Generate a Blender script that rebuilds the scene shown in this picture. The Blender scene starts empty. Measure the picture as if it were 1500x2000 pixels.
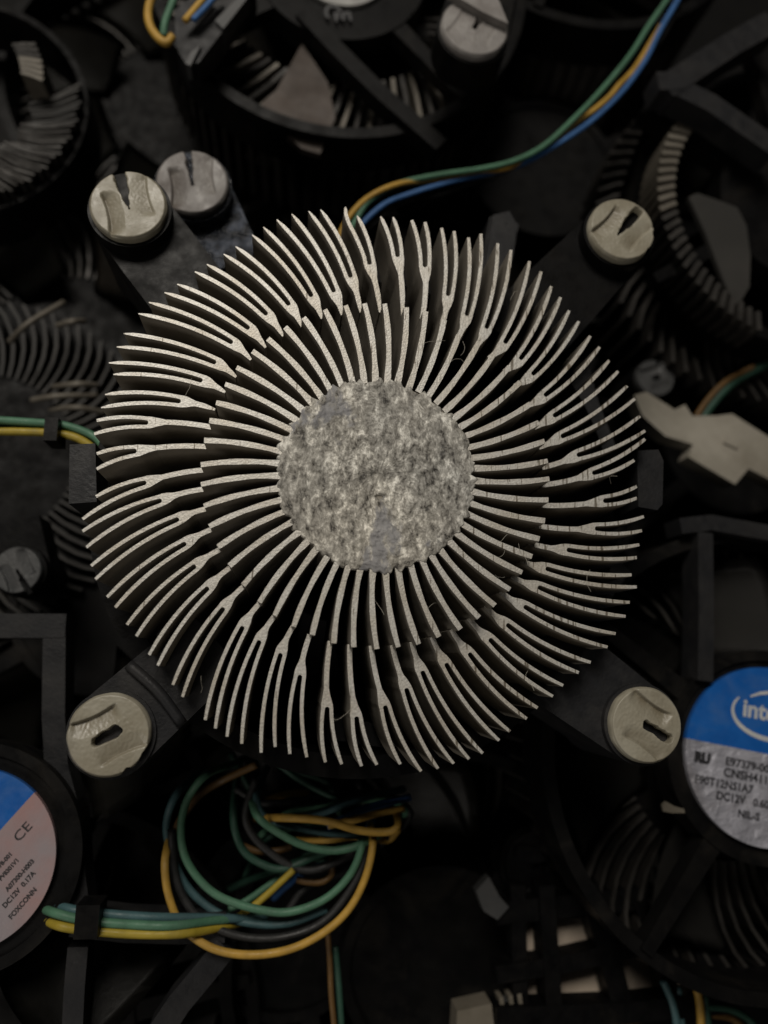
import bpy, bmesh, math, random
from mathutils import Vector, Matrix, noise
random.seed(7)
SC = bpy.context.scene
COL = SC.collection
# ------------------------------------------------------------------ camera
W, H, F = 1500.0, 2000.0, 1500.0          # photo size and focal length in its pixels
VP = (560.0, 1300.0)                      # where straight-down lines meet in the photo
D0 = 0.124                                # metres from lens to the cooler's contact face
zc = -Vector(((VP[0]-W/2)/F, -(VP[1]-H/2)/F, -1.0)).normalized()
xc = (Vector((1, 0, 0)) - zc*zc.x).normalized()
yc = zc.cross(xc)
RCW = Matrix((xc, yc, zc))                # camera axes -> world axes
def ray(px, py): return RCW @ Vector(((px-W/2)/F, -(py-H/2)/F, -1.0))
CAMLOC = -(ray(740, 925)*D0)
def U(px, py, z=0.0):                     # photo point lying on the level plane z
    d = ray(px, py); t = (z-CAMLOC.z)/d.z
    return CAMLOC + d*t
def depth(p): return -((RCW.transposed() @ (p-CAMLOC)).z)
def S(npx, px, py, z): return npx*depth(U(px, py, z))/F
cam = bpy.data.objects.new('camera', bpy.data.cameras.new('camera')); COL.objects.link(cam)
cam.matrix_world = Matrix.Translation(CAMLOC) @ RCW.to_4x4()
cam.data.sensor_fit = 'HORIZONTAL'; cam.data.sensor_width = 36.0; cam.data.lens = 36.0*F/W
cam.data.clip_start = 0.005; cam.data.clip_end = 20
cam.data.dof.use_dof = True; cam.data.dof.focus_distance = 0.126; cam.data.dof.aperture_fstop = 13.0
SC.camera = cam
# ------------------------------------------------------------------ light
world = bpy.data.worlds.new('World'); SC.world = world; world.use_nodes = True
world.node_tree.nodes['Background'].inputs[0].default_value = (0.9, 0.95, 1.0, 1)
world.node_tree.nodes['Background'].inputs[1].default_value = 0.008
def area(name, loc, target, sx, sy, power, col):
    l = bpy.data.lights.new(name, 'AREA'); l.shape = 'RECTANGLE'; l.size = sx; l.size_y = sy
    l.energy = power; l.color = col
    o = bpy.data.objects.new(name, l); COL.objects.link(o); o.location = loc
    o.rotation_euler = (Vector(target)-Vector(loc)).to_track_quat('-Z', 'Y').to_euler()
    return o
area('ceiling_lamp', (-0.16, 0.42, 0.62), (0, 0, 0), 0.34, 0.22, 4.1, (1.0, 0.935, 0.84))
area('side_lamp', (-0.42, -0.5, 0.45), (0, 0, 0), 0.3, 0.3, 0.95, (1.0, 0.93, 0.84))
SC.view_settings.view_transform = 'Standard'; SC.view_settings.look = 'None'
SC.view_settings.exposure = 0; SC.view_settings.gamma = 1
# ------------------------------------------------------------------ materials
def mat(name, col, rough=0.5, metal=0.0, col2=None, scale=400, bump=0.0, bscale=1500, lo=0.4, hi=0.65, dust=None, detail=6, spec=0.5, bdist=0.0003):
    m = bpy.data.materials.new(name); m.use_nodes = True
    nt = m.node_tree; N = nt.nodes; L = nt.links; b = N['Principled BSDF']
    b.inputs['Roughness'].default_value = rough; b.inputs['Metallic'].default_value = metal
    b.inputs['Base Color'].default_value = (*col, 1); b.inputs['Specular IOR Level'].default_value = spec
    tc = N.new('ShaderNodeTexCoord'); src = None
    geo = N.new('ShaderNodeNewGeometry')
    def nz(sc, det=detail, dist=0.0):
        n = N.new('ShaderNodeTexNoise'); n.inputs['Scale'].default_value = sc
        n.inputs['Detail'].default_value = det; n.inputs['Roughness'].default_value = 0.6
        n.inputs['Distortion'].default_value = dist
        L.new(geo.outputs['Position'], n.inputs['Vector']); return n
    def ramp(n, a, c, ca, cb):
        r = N.new('ShaderNodeValToRGB'); r.color_ramp.elements[0].position = a; r.color_ramp.elements[1].position = c
        r.color_ramp.elements[0].color = (*ca, 1); r.color_ramp.elements[1].color = (*cb, 1)
        L.new(n.outputs['Fac'], r.inputs[0]); return r
    if col2:
        src = ramp(nz(scale), lo, hi, col, col2).outputs[0]
    if dust:
        a = ramp(nz(scale*0.45, 10, 0.6), 0.55, 0.78, (0, 0, 0), (1, 1, 1))
        mx = N.new('ShaderNodeMix'); mx.data_type = 'RGBA'
        L.new(a.outputs[0], mx.inputs[0])
        if src: L.new(src, mx.inputs[6])
        else: mx.inputs[6].default_value = (*col, 1)
        mx.inputs[7].default_value = (*dust, 1); src = mx.outputs[2]
        rr = ramp(nz(scale*2.2, 4), 0.3, 0.75, (rough*0.75,)*3, (min(1, rough*1.5),)*3); L.new(rr.outputs[0], b.inputs['Roughness'])
    if src: L.new(src, b.inputs['Base Color'])
    if bump:
        bp = N.new('ShaderNodeBump'); bp.inputs['Strength'].default_value = bump; bp.inputs['Distance'].default_value = bdist
        L.new(nz(bscale, 5).outputs['Fac'], bp.inputs['Height']); L.new(bp.outputs[0], b.inputs['Normal'])
    return m
M = {}
M['black'] = mat('black_plastic', (0.0034, 0.0034, 0.0036), .42, col2=(0.0058, 0.0055, 0.0053), scale=120, dust=(0.0189, 0.0168, 0.0142), bump=.15, bscale=1800, spec=.10)
M['black2'] = mat('worn_black_plastic', (0.0021, 0.0021, 0.0023), .5, col2=(0.0039, 0.0036, 0.0036), scale=160, dust=(0.0096, 0.0087, 0.0075), bump=.3, spec=.10)
M['grey'] = mat('dark_grey_plastic', (0.0128, 0.0131, 0.0146), .45, col2=(0.0203, 0.0199, 0.0203), scale=140, dust=(0.0413, 0.0390, 0.0375), bump=.3, spec=.22)
M['blade'] = mat('fan_blade_plastic', (0.0072, 0.0070, 0.0060), .35, col2=(0.0120, 0.0112, 0.0092), scale=60, dust=(0.0208, 0.0176, 0.0144), bump=.2, bscale=900, spec=.16)
M['brownblade'] = mat('dusty_blade_plastic', (.05, .04, .034), .5, col2=(.085, .07, .06), scale=70, dust=(.11, .09, .08), bump=.2, bscale=900, spec=.16)
M['wall'] = mat('oxidised_aluminium', (.19, .17, .14), .6, .1, col2=(.27, .245, .205), scale=90, dust=(.12, .092, .065), bump=.3, bscale=700)
M['farfin'] = mat('dusty_shaded_aluminium', (0.0180, 0.0162, 0.0144), .55, .3, col2=(0.0383, 0.0347, 0.0306), scale=90, dust=(0.0113, 0.0090, 0.0072))  # dusty buried fins, with the pile's shade put into the colour
M['pin'] = mat('yellowed_white_plastic', (0.2320, 0.2096, 0.1560), .42, col2=(0.3200, 0.3000, 0.2400), scale=110, dust=(0.1200, 0.1000, 0.0680), bump=.12, bscale=900)
M['pin2'] = mat('greyed_white_plastic', (0.1700, 0.1573, 0.1487), .5, col2=(0.2550, 0.2422, 0.2295), scale=130, dust=(0.1105, 0.0935, 0.0850), bump=.4, bscale=700)
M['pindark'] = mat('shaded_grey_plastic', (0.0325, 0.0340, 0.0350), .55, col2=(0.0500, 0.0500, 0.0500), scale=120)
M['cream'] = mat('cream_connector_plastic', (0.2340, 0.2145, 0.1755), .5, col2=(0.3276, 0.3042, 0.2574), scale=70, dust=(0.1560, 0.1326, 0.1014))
M['shiny'] = mat('clear_bluish_plastic', (.012, .014, .018), .22, col2=(.10, .115, .15), scale=260, lo=.44, hi=.66, bump=.9, bscale=300, bdist=.003)  # lighter patches are highlights put into the colour
M['midfin'] = mat('dusty_lit_aluminium', (.10, .088, .07), .55, .2, col2=(.15, .135, .11), scale=120)  # lighter copy of the far fin aluminium, light put into the colour
M['litblade'] = mat('lit_blade_plastic', (.034, .033, .031), .4, col2=(.045, .043, .04), scale=50, spec=.25)  # lighter copy of the fan blade plastic, light put into the colour
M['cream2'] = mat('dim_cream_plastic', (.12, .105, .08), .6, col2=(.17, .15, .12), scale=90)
M['dimfin'] = mat('dim_shaded_aluminium', (.008, .0072, .0062), .6, .2, col2=(.026, .023, .019), scale=55, lo=.42, hi=.7)  # dimmest copy of the far fin aluminium, deep shade put into the colour
M['floor'] = mat('black_crate_plastic', (.004, .004, .004), .7, col2=(.007, .0065, .006), scale=60, spec=.16)
M['tan'] = mat('tan_cardboard', (.40, .33, .26), .8, col2=(.5, .42, .34), scale=90)
M['blue'] = mat('blue_label_print', (.008, .085, .33), .33, col2=(.012, .105, .38), scale=200, dust=(.05, .13, .33), bump=.15, bscale=500)
M['silver'] = mat('silver_label_foil', (.30, .30, .34), .38, .25, col2=(.46, .46, .52), scale=150, dust=(.2, .19, .2), bump=1.0, bscale=230, bdist=.0015)
M['pink'] = mat('stained_pink_label', (.27, .235, .25), .45, .1, col2=(.34, .19, .18), scale=45, dust=(.2, .18, .185), bump=.4, bscale=350)
M['greylabel'] = mat('smudged_grey_label', (.20, .20, .19), .5, .1, col2=(.33, .325, .31), scale=110, dust=(.10, .10, .095), bump=.4, bscale=350)
M['darklabel'] = mat('dim_dark_label', (0.0280, 0.0280, 0.0288), .5, 0, col2=(0.0480, 0.0464, 0.0464), scale=90, bump=.3)
M['ink'] = mat('black_ink', (.012, .012, .014), .5, col2=(.03, .03, .034), scale=900)
for _k in ('pin', 'pin2'):                # brown stain and painted shade, deepening with the moulded hollow of a pin head
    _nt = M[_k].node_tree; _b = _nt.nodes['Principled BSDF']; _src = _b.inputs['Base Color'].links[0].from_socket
    _a = _nt.nodes.new('ShaderNodeAttribute'); _a.attribute_name = 'stain_shade'
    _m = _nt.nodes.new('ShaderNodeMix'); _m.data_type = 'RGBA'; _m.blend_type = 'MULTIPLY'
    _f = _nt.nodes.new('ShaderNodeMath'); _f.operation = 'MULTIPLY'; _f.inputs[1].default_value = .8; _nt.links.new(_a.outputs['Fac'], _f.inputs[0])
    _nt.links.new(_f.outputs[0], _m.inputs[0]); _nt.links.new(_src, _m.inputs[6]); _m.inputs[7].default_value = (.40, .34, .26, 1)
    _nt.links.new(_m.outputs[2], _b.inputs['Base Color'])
M['white'] = mat('white_print', (.42, .44, .46), .4, col2=(.52, .52, .5), scale=500)
M['fibre'] = mat('dust_fibre', (.35, .33, .28), .8, col2=(.45, .42, .36), scale=900)
for n, c in (('yellow', (.46, .275, .05)), ('green', (.075, .18, .112)), ('blue_w', (.045, .13, .32)), ('teal', (.055, .115, .125)), ('orange', (.12, .065, .02)), ('lemon', (.36, .27, .03)), ('dgreen', (.025, .07, .048)), ('wblack', (.02, .02, .02))):
    M['w_'+n] = mat('wire_'+n+'_insulation', c, .48, col2=tuple(v*.75 for v in c), scale=260, dust=tuple(v*.6+.02 for v in c), bump=.25, spec=.35)
# milled aluminium: fine cross scratches and stains
def milled():
    m = bpy.data.materials.new('milled_aluminium'); m.use_nodes = True; nt = m.node_tree; N = nt.nodes; L = nt.links; b = N['Principled BSDF']
    g = N.new('ShaderNodeNewGeometry')
    mp = N.new('ShaderNodeMapping'); mp.inputs['Rotation'].default_value = (0, 0, math.radians(-68)); mp.inputs['Scale'].default_value = (1, .09, 1)
    L.new(g.outputs['Position'], mp.inputs[0])
    n = N.new('ShaderNodeTexNoise'); n.inputs['Scale'].default_value = 1900; n.inputs['Detail'].default_value = 2
    L.new(mp.outputs[0], n.inputs['Vector'])
    ra = N.new('ShaderNodeValToRGB'); ra.color_ramp.elements[0].position = .30; ra.color_ramp.elements[1].position = .335
    ra.color_ramp.elements[0].color = (.35, .32, .28, 1); ra.color_ramp.elements[1].color = (1, 1, 1, 1)
    sp = N.new('ShaderNodeSeparateXYZ'); L.new(g.outputs['Position'], sp.inputs[0])
    m1 = N.new('ShaderNodeMath'); m1.operation = 'MAXIMUM'; m1.inputs[1].default_value = -.01; L.new(sp.outputs['X'], m1.inputs[0])
    m2 = N.new('ShaderNodeMath'); m2.operation = 'MULTIPLY_ADD'; m2.inputs[1].default_value = -2.0; L.new(m1.outputs[0], m2.inputs[0]); L.new(n.outputs['Fac'], m2.inputs[2])
    L.new(m2.outputs[0], ra.inputs[0])
    n3 = N.new('ShaderNodeTexNoise'); n3.inputs['Scale'].default_value = 3000; n3.inputs['Detail'].default_value = 4
    L.new(g.outputs['Position'], n3.inputs['Vector'])
    rb = N.new('ShaderNodeValToRGB'); rb.color_ramp.elements[0].position = .3; rb.color_ramp.elements[1].position = .6
    rb.color_ramp.elements[0].color = (.42, .405, .375, 1); rb.color_ramp.elements[1].color = (.585, .57, .53, 1)
    L.new(n3.outputs['Fac'], rb.inputs[0])
    r = N.new('ShaderNodeMix'); r.data_type = 'RGBA'; r.blend_type = 'MULTIPLY'; r.inputs[0].default_value = 1
    L.new(ra.outputs[0], r.inputs[6]); L.new(rb.outputs[0], r.inputs[7])
    n2 = N.new('ShaderNodeTexNoise'); n2.inputs['Scale'].default_value = 160; n2.inputs['Detail'].default_value = 8
    L.new(g.outputs['Position'], n2.inputs['Vector'])
    r2 = N.new('ShaderNodeValToRGB'); r2.color_ramp.elements[0].position = .33; r2.color_ramp.elements[1].position = .62
    r2.color_ramp.elements[0].color = (.85, .81, .75, 1); r2.color_ramp.elements[1].color = (1, 1, 1, 1)
    L.new(n2.outputs['Fac'], r2.inputs[0])
    mx = N.new('ShaderNodeMix'); mx.data_type = 'RGBA'; mx.blend_type = 'MULTIPLY'; mx.inputs[0].default_value = 1
    L.new(r.outputs[2], mx.inputs[6]); L.new(r2.outputs[0], mx.inputs[7]); L.new(mx.outputs[2], b.inputs['Base Color'])
    b.inputs['Metallic'].default_value = .36; b.inputs['Roughness'].default_value = .48
    bp = N.new('ShaderNodeBump'); bp.inputs['Strength'].default_value = .35; bp.inputs['Distance'].default_value = .0002
    L.new(n3.outputs['Fac'], bp.inputs['Height']); L.new(bp.outputs[0], b.inputs['Normal'])
    return m
M['mill'] = milled()
def paste():
    m = bpy.data.materials.new('dried_thermal_paste'); m.use_nodes = True; nt = m.node_tree; N = nt.nodes; L = nt.links; b = N['Principled BSDF']
    g = N.new('ShaderNodeNewGeometry')
    mp = N.new('ShaderNodeMapping'); mp.inputs['Rotation'].default_value = (0, 0, math.radians(20)); mp.inputs['Scale'].default_value = (1, .62, 1)
    L.new(g.outputs['Position'], mp.inputs[0])
    def nz(sc, det, ro=.6, dist=0):
        n = N.new('ShaderNodeTexNoise'); n.inputs['Scale'].default_value = sc; n.inputs['Detail'].default_value = det; n.inputs['Roughness'].default_value = ro
        n.inputs['Distortion'].default_value = dist; L.new(mp.outputs[0], n.inputs['Vector']); return n
    def rp(n, els):
        r = N.new('ShaderNodeValToRGB'); e = r.color_ramp.elements
        e[0].position, e[0].color = els[0][0], (*els[0][1], 1); e[1].position, e[1].color = els[-1][0], (*els[-1][1], 1)
        for p, c in els[1:-1]: x = e.new(p); x.color = (*c, 1)
        L.new(n.outputs['Fac'], r.inputs[0]); return r
    fine = nz(600, 9, .77, .3)
    c1 = rp(fine, [(.385, (.05, .046, .04)), (.43, (.22, .208, .185)), (.51, (.38, .365, .33)), (.57, (.66, .64, .585)), (.62, (.98, .96, .89))])
    patch = rp(nz(75, 6, .65, .3), [(.57, (0, 0, 0)), (.61, (1, 1, 1))])
    bare = rp(nz(500, 3), [(.3, (.21, .21, .225)), (.7, (.31, .31, .32))])
    mx = N.new('ShaderNodeMix'); mx.data_type = 'RGBA'
    L.new(patch.outputs[0], mx.inputs[0]); L.new(c1.outputs[0], mx.inputs[6]); L.new(bare.outputs[0], mx.inputs[7])
    warm = rp(nz(40, 4), [(.35, (.78, .79, .80)), (.65, (1, .98, .94))])
    mm = N.new('ShaderNodeMix'); mm.data_type = 'RGBA'; mm.blend_type = 'MULTIPLY'; mm.inputs[0].default_value = 1
    L.new(mx.outputs[2], mm.inputs[6]); L.new(warm.outputs[0], mm.inputs[7]); L.new(mm.outputs[2], b.inputs['Base Color'])
    b.inputs['Roughness'].default_value = .6
    bp = N.new('ShaderNodeBump'); bp.inputs['Strength'].default_value = .55; bp.inputs['Distance'].default_value = .0004
    L.new(fine.outputs['Fac'], bp.inputs['Height']); L.new(bp.outputs[0], b.inputs['Normal'])
    return m
M['paste'] = paste()
# ------------------------------------------------------------------ object helpers
def link(name, bm, mats, parent=None, smooth=False, keep=True):
    me = bpy.data.meshes.new(name)
    bmesh.ops.recalc_face_normals(bm, faces=bm.faces[:]); bm.to_mesh(me); bm.free()
    for m in (mats if isinstance(mats, (list, tuple)) else [mats]): me.materials.append(m)
    if smooth:
        for p in me.polygons: p.use_smooth = True
    o = bpy.data.objects.new(name, me); COL.objects.link(o)
    if parent: 
        o.parent = parent
        if keep: o.matrix_parent_inverse = Matrix.Translation(parent.location).inverted() if not parent.rotation_euler[:] != (0, 0, 0) else pmat(parent).inverted()
    return o
def pmat(p):
    m = Matrix.LocRotScale(p.location, p.rotation_euler, p.scale)
    return (pmat(p.parent) @ p.matrix_parent_inverse @ m) if p.parent else m
def tag(o, label=None, cat=None, group=None, kind=None):
    if label: o['label'] = label
    if cat: o['category'] = cat
    if group: o['group'] = group
    if kind: o['kind'] = kind
    return o
def empty(name, loc, label, cat, group=None, rot=(0, 0, 0)):
    o = bpy.data.objects.new(name, None); COL.objects.link(o); o.location = loc; o.rotation_euler = rot
    o.empty_display_size = .01
    return tag(o, label, cat, group)
def prism(bm, pts, z0, z1, side=0, top=0):
    """pts: xy list, z0 top z, z1 bottom z (number or list)."""
    n = len(pts); zb = z1 if isinstance(z1, (list, tuple)) else [z1]*n
    t = [bm.verts.new((p[0], p[1], z0)) for p in pts]; b = [bm.verts.new((p[0], p[1], zb[i])) for i, p in enumerate(pts)]
    f = bm.faces.new(t); f.material_index = top
    f = bm.faces.new(b[::-1]); f.material_index = side
    for i in range(n):
        f = bm.faces.new((t[i], b[i], b[(i+1) % n], t[(i+1) % n])); f.material_index = side
def bevel(bm, w, seg=2):
    es = [e for e in bm.edges if len(e.link_faces) == 2 and e.calc_face_angle(0) > .6]
    bmesh.ops.bevel(bm, geom=es, offset=w, segments=seg, affect='EDGES', clamp_overlap=True)
def catmull(pts, n=8):
    P = [pts[0]*2-pts[1]] + list(pts) + [pts[-1]*2-pts[-2]]; out = []
    for i in range(1, len(P)-2):
        a, b, c, d = P[i-1:i+3]
        for k in range(n):
            t = k/n
            out.append(.5*((2*b)+(c-a)*t+(2*a-5*b+4*c-d)*t*t+(3*b-a-3*c+d)*t**3))
    out.append(P[-2]); return out
def tube(bm, pts, r, seg=12, n=8):
    c = catmull(pts, n) if n > 1 else pts; rings = []; up = Vector((0.1, .2, 1)).normalized()
    for i, p in enumerate(c):
        t = (c[min(i+1, len(c)-1)]-c[max(i-1, 0)]).normalized()
        s = t.cross(up)
        if s.length < .01: s = t.cross(Vector((1, 0, 0)))
        s.normalize(); u = s.cross(t)
        rings.append([bm.verts.new(p+(s*math.cos(a)+u*math.sin(a))*r) for a in [2*math.pi*k/seg for k in range(seg)]])
    for a, b in zip(rings, rings[1:]):
        for k in range(seg): bm.faces.new((a[k], a[(k+1) % seg], b[(k+1) % seg], b[k]))
    bm.faces.new(rings[0][::-1]); bm.faces.new(rings[-1])
def strip(pts, wl):                       # planar strip outline round a polyline
    L_, R_ = [], []
    for i, p in enumerate(pts):
        t = (pts[min(i+1, len(pts)-1)]-pts[max(i-1, 0)]); t = Vector((t.x, t.y)).normalized(); nrm = Vector((-t.y, t.x))
        w = wl[i] if isinstance(wl, (list, tuple)) else wl
        L_.append(Vector((p.x, p.y))+nrm*w); R_.append(Vector((p.x, p.y))-nrm*w)
    return L_+R_[::-1]
def text(body, p, ang, size, m, parent, z, name='lettering', bold=0.0, align='LEFT', sx=1.0, shear=0):
    c = bpy.data.curves.new('t', 'FONT'); c.body = body; c.size = size; c.extrude = .00004; c.offset = bold; c.align_x = align; c.resolution_u = 3
    c.shear = shear
    o = bpy.data.objects.new('t', c); COL.objects.link(o)
    dg = bpy.context.evaluated_depsgraph_get(); me = bpy.data.meshes.new_from_object(o.evaluated_get(dg))
    bpy.data.objects.remove(o)
    me.transform(Matrix.Translation((p[0], p[1], z)) @ Matrix.Rotation(ang, 4, 'Z') @ Matrix.Diagonal((sx, 1, 1, 1)))
    me.materials.clear(); me.materials.append(m)
    q = bpy.data.objects.new(name, me); COL.objects.link(q); q.parent = parent; q.matrix_parent_inverse = pmat(parent).inverted()
    return q
# ------------------------------------------------------------------ crate floor
bm = bmesh.new(); bmesh.ops.create_grid(bm, x_segments=2, y_segments=2, size=1.2)
fl = link('ground', bm, M['floor']); fl.location.z = -.125; tag(fl, kind='structure')
# ------------------------------------------------------------------ the main cooler
ORG = U(740, 925, 0)
main = empty('processor_cooler', (0, 0, -.03), 'large round aluminium cooler with curved forked fins and grey paste disc, uppermost of the pile', 'cooler')
T = {1: (150, 400), 2: (520, 400), 3: (890, 400), 4: (890, 765), 5: (890, 1135), 6: (520, 1135), 7: (150, 1135), 8: (150, 765)}
FINS = """2 620 12 2 710 85 2 812 470 2 890 840 2 925 772 805 110
2 893 90 2 990 95 2 1030 410 2 1062 875 2 1095 800 870 120
2 1137 120 2 1240 135 2 1242 490 2 1220 870 2 1245 832 950 135
2 1370 180 2 1467 205 2 1420 715 2 1375 920 2 1390 900 1010 165
3 100 255 3 197 225 3 85 870 3 18 1035 3 25 1015 1075 195
3 328 300 3 432 352 3 238 970 3 165 1100 3 185 1065 1130 235
3 577 440 3 668 520 3 380 1085 3 275 1185 3 310 1150 1200 275
3 748 635 3 820 722 3 500 1210 3 395 1290 3 420 1265 1255 330
3 887 825 3 962 910 3 595 1330 3 480 1405 3 505 1385 1305 385
3 1052 1025 3 1125 1110 4 690 35 4 570 105 4 585 95 1325 450
3 1200 1215 3 1270 1300 4 760 195 4 625 270 4 650 240 1335 530
3 1340 1415 4 1400 55 4 820 355 4 670 425 4 695 385 1345 600
4 1440 190 4 1480 305 4 945 500 4 695 585 4 720 540 1350 665
4 1480 370 4 1395 535 4 1065 640 4 690 725 4 732 680 1352 745
4 1415 740 4 1415 830 4 1150 855 4 685 885 4 725 845 1350 815
4 1470 975 4 1455 1085 4 1085 1070 4 640 1045 4 698 1008 1335 888
4 1435 1195 4 1415 1295 4 865 1235 4 595 1185 4 655 1150 1315 955
4 1375 1430 5 1415 45 4 700 1380 4 530 1325 4 598 1288 1290 1025
5 1360 165 5 1328 275 5 640 45 4 455 1450 4 520 1412 1260 1090
5 1250 410 5 1187 515 5 530 195 5 365 90 5 425 65 1215 1145
5 1055 635 5 962 715 5 395 335 5 245 205 5 308 190 1160 1205
5 840 815 5 760 900 5 260 450 5 118 305 5 183 285 1105 1245
5 640 990 5 555 1075 5 100 560 5 -20 395 5 38 375 1040 1270
5 425 1175 5 340 1245 6 1400 640 6 1305 455 6 1350 435 960 1285
5 212 1345 5 105 1390 6 1215 700 6 1145 495 6 1192 492 875 1297
6 1465 1425 6 1342 1465 6 1090 835 6 992 520 6 1032 515 795 1300
6 1210 1485 6 1048 1430 6 925 970 6 825 525 6 865 530 715 1302
6 865 1435 6 745 1445 6 703 1055 6 655 515 6 684 515 637 1295
6 590 1430 6 462 1415 6 475 980 6 500 490 6 528 485 562 1277
6 317 1375 6 185 1350 6 265 730 6 335 440 6 360 420 495 1255
6 70 1295 7 1440 1340 6 115 560 6 200 375 6 213 355 430 1222
7 1288 1270 7 1173 1215 7 1430 460 7 1530 295 7 1545 270 360 1175
7 1082 1150 7 1003 1085 7 1300 350 7 1415 190 7 1427 165 300 1130
7 825 905 7 750 810 7 1150 205 7 1285 60 7 1300 32 250 1070
7 632 660 7 565 575 7 1030 45 8 1180 1390 8 1193 1360 205 1008
7 465 430 7 392 340 8 930 1355 8 1100 1245 8 1103 1212 165 940
7 300 205 7 237 125 8 855 1180 8 1035 1085 8 1035 1052 140 870
8 145 1465 8 112 1360 8 800 990 8 1000 920 8 993 892 128 797
8 75 1215 8 45 1090 8 665 845 8 980 765 8 970 725 125 718
8 45 995 8 150 820 8 545 705 8 975 615 8 968 570 128 640
8 155 605 8 155 485 8 470 460 8 990 430 8 995 380 143 570
8 135 330 8 155 225 8 560 240 8 1030 275 8 1035 225 170 495
8 190 125 8 220 22 8 815 75 8 1080 140 8 1088 85 200 430
1 285 1325 1 250 1235 1 985 1375 1 1160 1465 1 1158 1400 235 370
1 312 1110 1 367 1005 1 1090 1235 1 1245 1345 1 1248 1270 283 312
1 482 850 1 563 762 1 1220 1080 1 1360 1210 1 1372 1142 332 262
1 685 685 1 785 620 1 1350 970 1 1475 1115 1 1492 1045 385 218
1 922 522 1 1015 465 2 10 860 2 132 1025 2 148 955 445 178
1 1147 385 1 1240 325 2 185 785 2 278 950 2 292 880 515 145
1 1370 235 2 -22 175 2 360 720 2 435 890 2 458 818 582 122
2 82 115 2 200 72 2 535 685 2 592 860 2 620 785 655 108
2 332 50 2 425 38 2 665 570 2 738 840 2 768 770 728 103"""
ZO = -.0036
def tp(t, x, y): o = T[int(t)]; return Vector((o[0]+x/4, o[1]+y/4))
def curve2(a, b, bow, n):
    d = b-a; m = (a+b)/2 + Vector((-d.y, d.x))*bow*2
    return [a*(1-t)**2+m*2*t*(1-t)+b*t*t for t in [k/n for k in range(n+1)]]
px1 = depth(U(740, 925, 0))/F
HUBP = Vector((737, 925))
for fi, ln in enumerate(FINS.split('\n')):
    v = [float(q) for q in ln.split()]
    A, B, C, Sx, P = [tp(*v[i:i+3]) for i in (0, 3, 6, 9, 12)]
    R = Vector((500+v[15]/3.125, 700+v[16]/3.125)); R = HUBP+(R-HUBP).normalized()*178
    bm = bmesh.new()
    # raised inner blade
    c = curve2(R, P, .035, 9)
    w = [5.2+.5*math.sin(k*1.3+fi) + (.9 if k < 2 else 0) for k in range(10)]; w[-1] *= .93
    poly = strip(c, w)
    prism(bm, [U(p.x, p.y, 0) for p in poly], 0, -.024, 1, 0)
    # forked outer blade, one step lower
    rad = (C-HUBP).normalized(); mid = (A+B)/2
    ax = ((mid-C).normalized()*.6+(C-Sx).normalized()*.4).normalized()
    nr = Vector((ax.y, -ax.x))            # towards prong A
    hw = 3.45+.25*random.random(); half = 8.2
    spike = fi >= 42 or fi < 2
    base = curve2(Sx-(C-Sx).normalized()*(0 if spike else 5.5), C-ax*4, .03, 8)
    hwid = []
    L_ = (C-base[0]).length
    for k in range(9):
        t = k/8; dist = L_*(1-t)
        s0 = 4.9 if not spike else 2.2+2.7*min(1, t*3)
        g = max(0, 1-dist/30.0); g = g*g*(3-2*g)
        hwid.append(s0*(1-g)+(half+hw-.4)*g)
    left, right = [], []
    for k, p in enumerate(base):
        t = (base[min(k+1, 8)]-base[max(k-1, 0)]).normalized(); nn = Vector((t.y, -t.x))
        left.append(p+nn*hwid[k]); right.append(p-nn*hwid[k])
    sa, sb = C+nr*half+ax*5, C-nr*half+ax*5
    cA = curve2(sa, A, .045, 10); cB = curve2(sb, B, .045, 10)
    if fi == 0: cA = catmull([sa, Vector((711.5, 503)), Vector((704, 483)), Vector((693, 458)), Vector((681.5, 436)), Vector((676, 419)), Vector((674.5, 404))], 3)
    def off(c, s):
        o = []
        for k, p in enumerate(c):
            t = (c[min(k+1, len(c)-1)]-c[max(k-1, 0)]).normalized(); ww = hw*(1-.3*max(0, k/len(c)-.72)/.28)
            if spike and k == len(c)-1: ww *= .35
            o.append(p+Vector((t.y, -t.x))*s*ww)
        return o
    arc = [C+ax*(4.5-4.0*math.sin(a))+nr*(half-hw)*math.cos(a) for a in [math.pi*k/6 for k in range(1, 6)]]
    poly = left + off(cA, 1) + off(cA, -1)[::-1] + arc + off(cB, 1) + off(cB, -1)[::-1] + right[::-1]
    W3 = [U(p.x, p.y, ZO) for p in poly]
    zb = []
    for p in W3:
        r = Vector((p.x, p.y)).length
        zb.append(-.0145 - .0095*min(1, max(0, (.047-r)/.010)))
    prism(bm, W3, ZO, zb, 1, 0)
    link('fin', bm, [M['mill'], M['wall']], main)
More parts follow.
